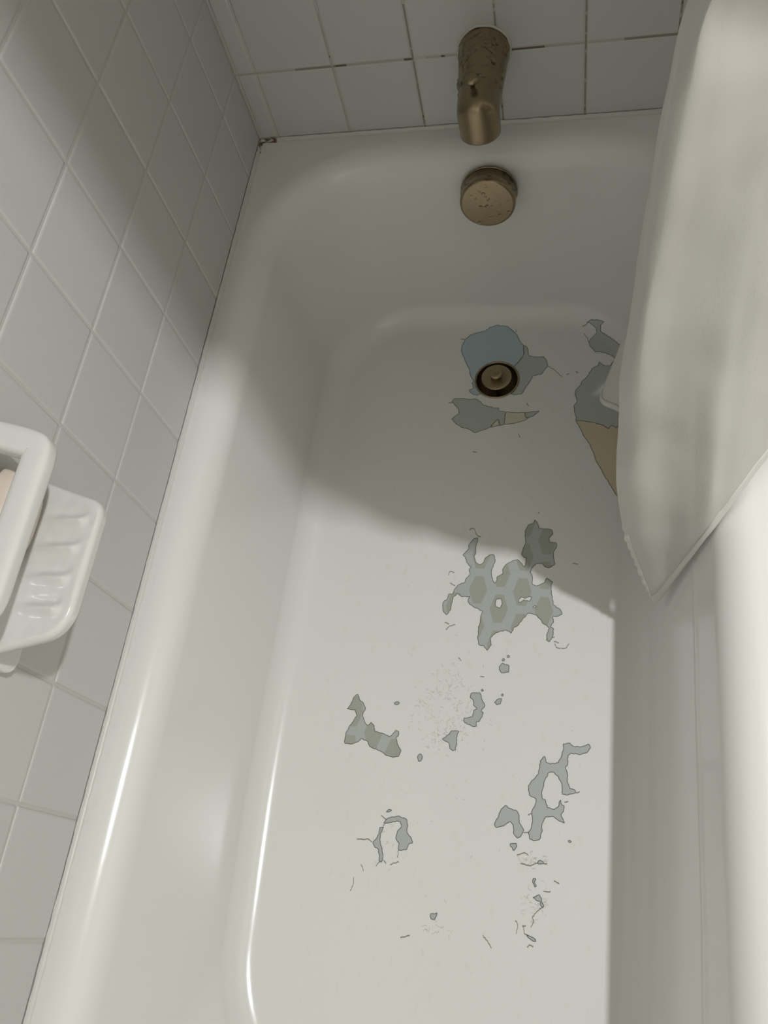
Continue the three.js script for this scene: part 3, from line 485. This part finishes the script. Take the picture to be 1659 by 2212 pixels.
// ---------------------------------------------------------------- shower curtain
{
  const cur = thing('shower_curtain', 'white fabric shower curtain bunched at the tap end, corner hanging into the tub', 'curtain');
  const hemPx = (u, v, y) => onPlane(u, v, 'y', y);
  // each column: points from hem (first) to rod (last)
  const ROD = { x: 0.672, y: 2.09 };
  const C = [];
  const up = (x, z, lean = 0) => [V(x + lean * 0.35, 1.05, z), V(x + lean * 0.8, 1.55, z), V(x + lean, ROD.y, z)];
  C.push([hemPx(1416, 1306, 0.17), hemPx(1376, 1225, 0.235), hemPx(1346, 1150, 0.30), hemPx(1335, 1050, 0.37), hemPx(1334, 960, 0.42), hemPx(1340, 800, 0.54), hemPx(1370, 600, 0.65), hemPx(1405, 400, 0.735), hemPx(1440, 200, 0.80), hemPx(1481, 0, 0.858), ...up(0.545, 0.53, 0.105)]);
  C.push([hemPx(1424, 1298, 0.185), hemPx(1404, 1220, 0.255), hemPx(1386, 1140, 0.325), hemPx(1378, 1040, 0.395), hemPx(1375, 950, 0.455), hemPx(1382, 790, 0.585), hemPx(1412, 580, 0.70), hemPx(1444, 400, 0.778), hemPx(1484, 200, 0.843), hemPx(1535, 0, 0.898), ...up(0.556, 0.565, 0.105)]);
  C.push([hemPx(1452, 1261, 0.235), hemPx(1446, 1180, 0.30), hemPx(1438, 1100, 0.36), hemPx(1434, 1000, 0.425), hemPx(1436, 910, 0.48), hemPx(1448, 750, 0.595), hemPx(1476, 560, 0.695), hemPx(1505, 380, 0.775), hemPx(1545, 190, 0.84), hemPx(1590, 0, 0.89), ...up(0.58, 0.56, 0.09)]);
  C.push([hemPx(1490, 1210, 0.297), hemPx(1492, 1130, 0.36), hemPx(1492, 1040, 0.415), hemPx(1494, 950, 0.465), hemPx(1500, 860, 0.515), hemPx(1516, 710, 0.61), hemPx(1540, 540, 0.695), hemPx(1572, 360, 0.77), hemPx(1606, 180, 0.832), hemPx(1645, 0, 0.88), ...up(0.607, 0.55, 0.065)]);
  C.push([hemPx(1532, 1154, 0.353), hemPx(1540, 1075, 0.408), hemPx(1546, 990, 0.455), hemPx(1552, 900, 0.50), hemPx(1560, 820, 0.54), hemPx(1580, 680, 0.62), hemPx(1605, 520, 0.695), hemPx(1636, 345, 0.765), hemPx(1668, 170, 0.825), hemPx(1700, 0, 0.873), ...up(0.633, 0.54, 0.04)]);
  C.push([hemPx(1590, 1077, 0.385), hemPx(1600, 1000, 0.432), hemPx(1608, 920, 0.472), hemPx(1617, 840, 0.512), hemPx(1626, 770, 0.548), hemPx(1645, 640, 0.62), hemPx(1668, 490, 0.692), hemPx(1695, 330, 0.758), hemPx(1725, 165, 0.818), hemPx(1756, 0, 0.868), ...up(0.66, 0.53, 0.015)]);
  C.push([hemPx(1659, 985, 0.396), hemPx(1668, 915, 0.437), hemPx(1676, 845, 0.475), hemPx(1686, 770, 0.512), hemPx(1695, 705, 0.548), hemPx(1714, 590, 0.618), hemPx(1736, 450, 0.69), hemPx(1760, 310, 0.752), hemPx(1788, 160, 0.812), hemPx(1816, 0, 0.864), ...up(0.69, 0.515, -0.01)]);
  C.splice(5, 0, C[4].map((p, i) => i ? p.clone().lerp(C[5][i], 0.48) : hemPx(1560, 1117, 0.3705)));
  const ys = [0.437, 0.475, 0.512, 0.548, 0.618, 0.69, 0.752, 0.812, 0.864];
  const plain = (x, y, z, xt, zt) => { const L = []; L.push(V(x, y, z)); for (const q of ys) { const t = Math.pow((q - 0.4) / 1.57, 0.8); L.push(V(lerp(x, xt, t), Math.max(q, y + 0.02 * L.length), lerp(z, zt, t))); } for (const q of [1.05, 1.55, ROD.y]) { const t = Math.pow((q - 0.4) / 1.57, 0.8); L.push(V(lerp(x, xt, t), q, lerp(z, zt, t))); } return L; };
  C.push(plain(0.725, 0.396, 0.445, 0.70, 0.485));
  C.push(plain(0.735, 0.396, 0.365, 0.70, 0.45));
  C.push(plain(0.675, 0.396, 0.335, 0.66, 0.43));
  C.push(plain(0.615, 0.397, 0.345, 0.645, 0.415));
  // second fold hanging into the tub
  const inner = (pts, xt, zt) => { const L = pts.slice(); const b = pts[pts.length - 1]; for (let i = pts.length; i < 10; i++) { const t = (i - pts.length + 1) / (10 - pts.length), q = lerp(b.y, 0.864, t); L.push(V(lerp(b.x, lerp(b.x, xt, 0.4), t), q, lerp(b.z, lerp(b.z, zt, 0.4), t))); } for (const q of [1.05, 1.55, ROD.y]) { const t = lerp(0.4, 1, (q - 0.864) / (ROD.y - 0.864)); L.push(V(lerp(b.x, xt, t), q, lerp(b.z, zt, t))); } return L; };
  C.push(inner([hemPx(1352, 888, 0.235), hemPx(1362, 855, 0.265), hemPx(1375, 820, 0.30), hemPx(1385, 780, 0.345), hemPx(1400, 730, 0.41)], 0.645, 0.40));
  C.push(inner([hemPx(1326, 884, 0.215), hemPx(1328, 845, 0.25), hemPx(1338, 800, 0.29), hemPx(1350, 765, 0.33), hemPx(1368, 715, 0.40)], 0.64, 0.385));
  C.push(inner([hemPx(1299, 868, 0.205), hemPx(1303, 830, 0.24), hemPx(1322, 785, 0.285), hemPx(1343, 745, 0.33), hemPx(1370, 700, 0.40)], 0.64, 0.365));
  C.push(inner([hemPx(1302, 845, 0.21), hemPx(1316, 805, 0.245), hemPx(1336, 770, 0.285), hemPx(1360, 730, 0.33), hemPx(1392, 690, 0.40)], 0.65, 0.345));
  C.push(plain(0.615, 0.397, 0.285, 0.66, 0.325));
  C.push(plain(0.69, 0.396, 0.30, 0.70, 0.30));
  C.push(plain(0.72, 0.396, 0.23, 0.70, 0.26));
  C.push(plain(0.64, 0.396, 0.175, 0.65, 0.22));
  C.push(plain(0.70, 0.396, 0.13, 0.70, 0.17));
  C.push(plain(0.645, 0.396, 0.09, 0.66, 0.10));
  C.push(plain(0.69, 0.396, 0.045, 0.69, 0.04));
  // smooth surface through the columns
  const NR = 130, NC = 300, cols = C.map(pts => new THREE.CatmullRomCurve3(pts, false, 'centripetal'));
  const rowsC = [], back = [];
  const at = []; for (let i = 0; i <= NR; i++) {
    const t = Math.pow(i / NR, 1.25);
    const c = new THREE.CatmullRomCurve3(cols.map(k => k.getPoint(t)), false, 'centripetal');
    const r = []; for (let j = 0; j <= NC; j++) r.push(c.getPoint(j / NC));
    at.push(r);
  }
  const normals = (G) => { const g = gridGeo(G); const n = g.attributes.normal, w = G[0].length; return G.map((r, i) => r.map((p, j) => V().fromBufferAttribute(n, i * w + j))); };
  const NN = normals(at);
  for (let i = 0; i <= NR; i++) for (let j = 0; j <= NC; j++) {
    const p = at[i][j], hang = smooth(0, 6, i), soft = 0.0038 * n3(p.x * 11 + p.y * 6, p.y * 8 - p.x * 5, p.z * 9) + 0.0014 * n3(p.x * 24 - p.y * 12, p.y * 14, p.z * 20) + 0.0010 * n3(p.x * 40, p.y * 22, p.z * 40);
    const crinkle = j < 5 && i < 34 ? 0.0016 * Math.sin(i * 1.9 + 2 * n3(i * 0.2, 1, 1)) * (1 - j / 5) : 0;
    p.addScaledVector(NN[i][j], soft * hang + crinkle);
  }
  const uvC = (i, j, p) => [j / NC * 1.9, p.y];
  const fabricMap = canvas(1024, 1024, (c, w, h) => {
    c.fillStyle = 'rgb(206,204,197)'; c.fillRect(0, 0, w, h);
    for (let i = 0; i < 6400; i++) {                   // mildew-grey freckles in loose clusters
      const k = Math.floor(i / 110), cx = (Math.sin(k * 12.9898) * 43758.5453 % 1 + 1) % 1, cy = (Math.sin(k * 78.233) * 12543.123 % 1 + 1) % 1;
      const x = (cx + (rnd() + rnd() + rnd() - 1.5) * 0.07) * w, y = (cy + (rnd() + rnd() + rnd() - 1.5) * 0.045) * h;
      c.fillStyle = `rgba(150,147,134,${0.02 + 0.05 * rnd()})`; c.beginPath(); c.ellipse(x, y, 1 + rnd() * 3, 0.6 + rnd() * 2, rnd() * 3, 0, 7); c.fill();
    }
  });
  fabricMap.wrapS = fabricMap.wrapT = THREE.RepeatWrapping;
  const weave = noiseTex(256, (x, y, a, b) => 0.5 + 0.35 * torus(a, b, 30) + 0.15 * Math.sin(x * 256 * 1.57), 8);
  const fabric = new THREE.MeshPhysicalMaterial({ map: fabricMap, roughness: 0.95, transmission: 0.24, thickness: 0, side: THREE.DoubleSide, bumpMap: weave, bumpScale: 0.0001 });
  mesh('cloth', gridGeo(at, uvC), fabric, cur);
  // stitched hem band along the bottom, a second layer of cloth
  const NH = 6, N2 = normals(at), bandMat = new THREE.MeshPhysicalMaterial({ color: lin(0.70, 0.69, 0.655), roughness: 0.95, transmission: 0.2, thickness: 0, side: THREE.DoubleSide });
  const band = sgn => { const R = []; for (let i = 0; i <= NH; i++) R.push(at[i].map((p, j) => p.clone().addScaledVector(N2[i][j], sgn * (i === 0 ? 0.0004 : 0.0017)))); R.push(at[NH].map((p, j) => p.clone().lerp(at[NH + 1][j], 0.12).addScaledVector(N2[NH][j], sgn * 0.0001))); return gridGeo(R); };
  const hb = mergeGeometries([band(1), band(-1)]);
  mesh('hem', hb, bandMat, cur).userData = { label: 'stitched hem band' };
  const sideR = []; for (let i = 0; i <= 30; i++) sideR.push(at[i].slice(0, 5));
  const sideBand = sgn => gridGeo(sideR.map((r, i) => r.map((p, j) => p.clone().addScaledVector(N2[i][j], sgn * (j === 4 || i === 30 ? 0.0002 : 0.0008)))));
  mesh('side_hem', mergeGeometries([sideBand(1), sideBand(-1)]), bandMat, cur).userData = { label: 'crinkled side hem' };

  const rod = thing('curtain_rod', 'straight metal rod carrying the white shower curtain', 'curtain rod', [ROD.x, 2.115, 0]);
  const chrome = new THREE.MeshStandardMaterial({ color: lin(0.6, 0.6, 0.58), metalness: 1, roughness: 0.25 });
  mesh('rod', new THREE.CylinderGeometry(0.0125, 0.0125, TUBL - 0.004, 24).rotateX(Math.PI / 2).translate(0, 0, TUBL / 2), chrome, rod);
  for (const z of [0.006, TUBL - 0.006]) mesh('end_flange', new THREE.CylinderGeometry(0.03, 0.03, 0.01, 32).rotateX(Math.PI / 2).translate(0, 0, z), chrome, rod);
}

// ---------------------------------------------------------------- lamp
{
  const lamp = thing('ceiling_lamp', 'short metal bar lamp with white diffuser on the bathroom ceiling', 'lamp', [LAMP.x, CEIL, LAMP.z]);
  const cap = new THREE.MeshStandardMaterial({ color: lin(0.5, 0.48, 0.44), metalness: 0.8, roughness: 0.4 });
  const gy = LAMP.y - CEIL;
  mesh('housing', new RoundedBoxGeometry(LAMP_W + 0.03, -gy - 0.012, LAMP_L + 0.04, 3, 0.006).translate(0, (gy + 0.012) / 2, 0), cap, lamp);
  mesh('diffuser', new RoundedBoxGeometry(LAMP_W, 0.012, LAMP_L, 3, 0.004).translate(0, gy + 0.0085, 0), new THREE.MeshStandardMaterial({ color: 0xffffff, emissive: LAMP_COLOR, emissiveIntensity: 8 }), lamp);
  const l = new THREE.RectAreaLight(LAMP_COLOR, LAMP_NITS, LAMP_W, LAMP_L);
  l.position.set(0, gy, 0); l.rotation.x = -Math.PI / 2; l.castShadow = true;
  l.name = 'bar_light'; lamp.add(l);
}

// ---------------------------------------------------------------- water drops
function drops(name, list, label, mat = waterFilm) {
  const g = new THREE.SphereGeometry(1, 14, 8);
  const im = new THREE.InstancedMesh(g, mat, list.length);
  const m = new THREE.Matrix4(), q = new THREE.Quaternion();
  list.forEach(([p, n, r, flat = 0.5, stretch = 1], i) => { q.setFromUnitVectors(V(0, 1, 0), n); m.compose(p, q, V(r, r * flat, r * stretch)); im.setMatrixAt(i, m); });
  im.name = numbered(name); im.castShadow = im.receiveShadow = true;
  im.userData = { kind: 'stuff', label, category: 'water' };
  scene.add(im);
}
{
  const L = [];
  for (let i = 0; i < 420; i++) { const y = RIM + 0.01 + rnd() * 0.45, z = 0.12 + rnd() * 0.75; L.push([V(0.0001, y, z), V(1, 0, 0), 0.0006 + rnd() * rnd() * 0.0016, 0.75]); }
  drops('wall_water_drops', L, 'small water drops clinging to the long tiled wall');
  const R = [];
  for (let i = 0; i < 150; i++) { const z = 0.3 + rnd() * 0.75; R.push([V(0.006 + rnd() * 0.008, RIM + 0.0002, z), V(0, 1, 0), 0.0008 + rnd() * rnd() * 0.0028, 0.6]); }
  drops('rim_water_drops', R, 'water drops lying on the tub rim below the long wall');
  const S = [];
  for (let i = 0; i < 150; i++) { const z = 0.006 + rnd() * 0.075, a = (rnd() - 0.5) * 2.9, t = z / 0.074, r = lerp(0.0322, 0.0268, t); S.push([V(0.3355 + Math.sin(a) * r, 0.49 - 0.006 * t + Math.cos(a) * r, z), V(Math.sin(a), Math.cos(a), 0), 0.0011 + rnd() * rnd() * 0.0028, 0.6, 0.7 + rnd() * 0.6]); }
  drops('spout_water_drops', S, 'water drops beading on the bronze tub spout', water);
  const O = [], ax = V(0, 1, 0).applyQuaternion(OVQ);
  for (let i = 0; i < 34; i++) { const a = rnd() * 6.283, r = Math.sqrt(rnd()) * 0.033; O.push([V(Math.cos(a) * r, 0.0322, Math.sin(a) * r).applyQuaternion(OVQ).add(OV.c), ax, 0.001 + rnd() * rnd() * 0.0018, 0.6]); }
  for (let i = 0; i < 22; i++) { const a = Math.PI + rnd() * Math.PI, h = 0.006 + rnd() * 0.02; const n = V(Math.cos(a), 0, Math.sin(a)).applyQuaternion(OVQ); O.push([V(Math.cos(a) * OV.r, h, Math.sin(a) * OV.r).applyQuaternion(OVQ).add(OV.c), n, 0.001 + rnd() * 0.0018, 0.6]); }
  drops('overflow_water_drops', O, 'water drops on the round bronze overflow cover', water);
  const T = [];
  for (let i = 0; i < 40; i++) T.push([V(0.059 + rnd() * 0.02, 0.7036, 0.70 + rnd() * 0.13), V(0, 1, 0), 0.0009 + rnd() * rnd() * 0.0018, 0.6]);
  drops('bar_water_drops', T, 'water drops on the grab bar of the soap dish');
}

renderer.render(scene, camera);
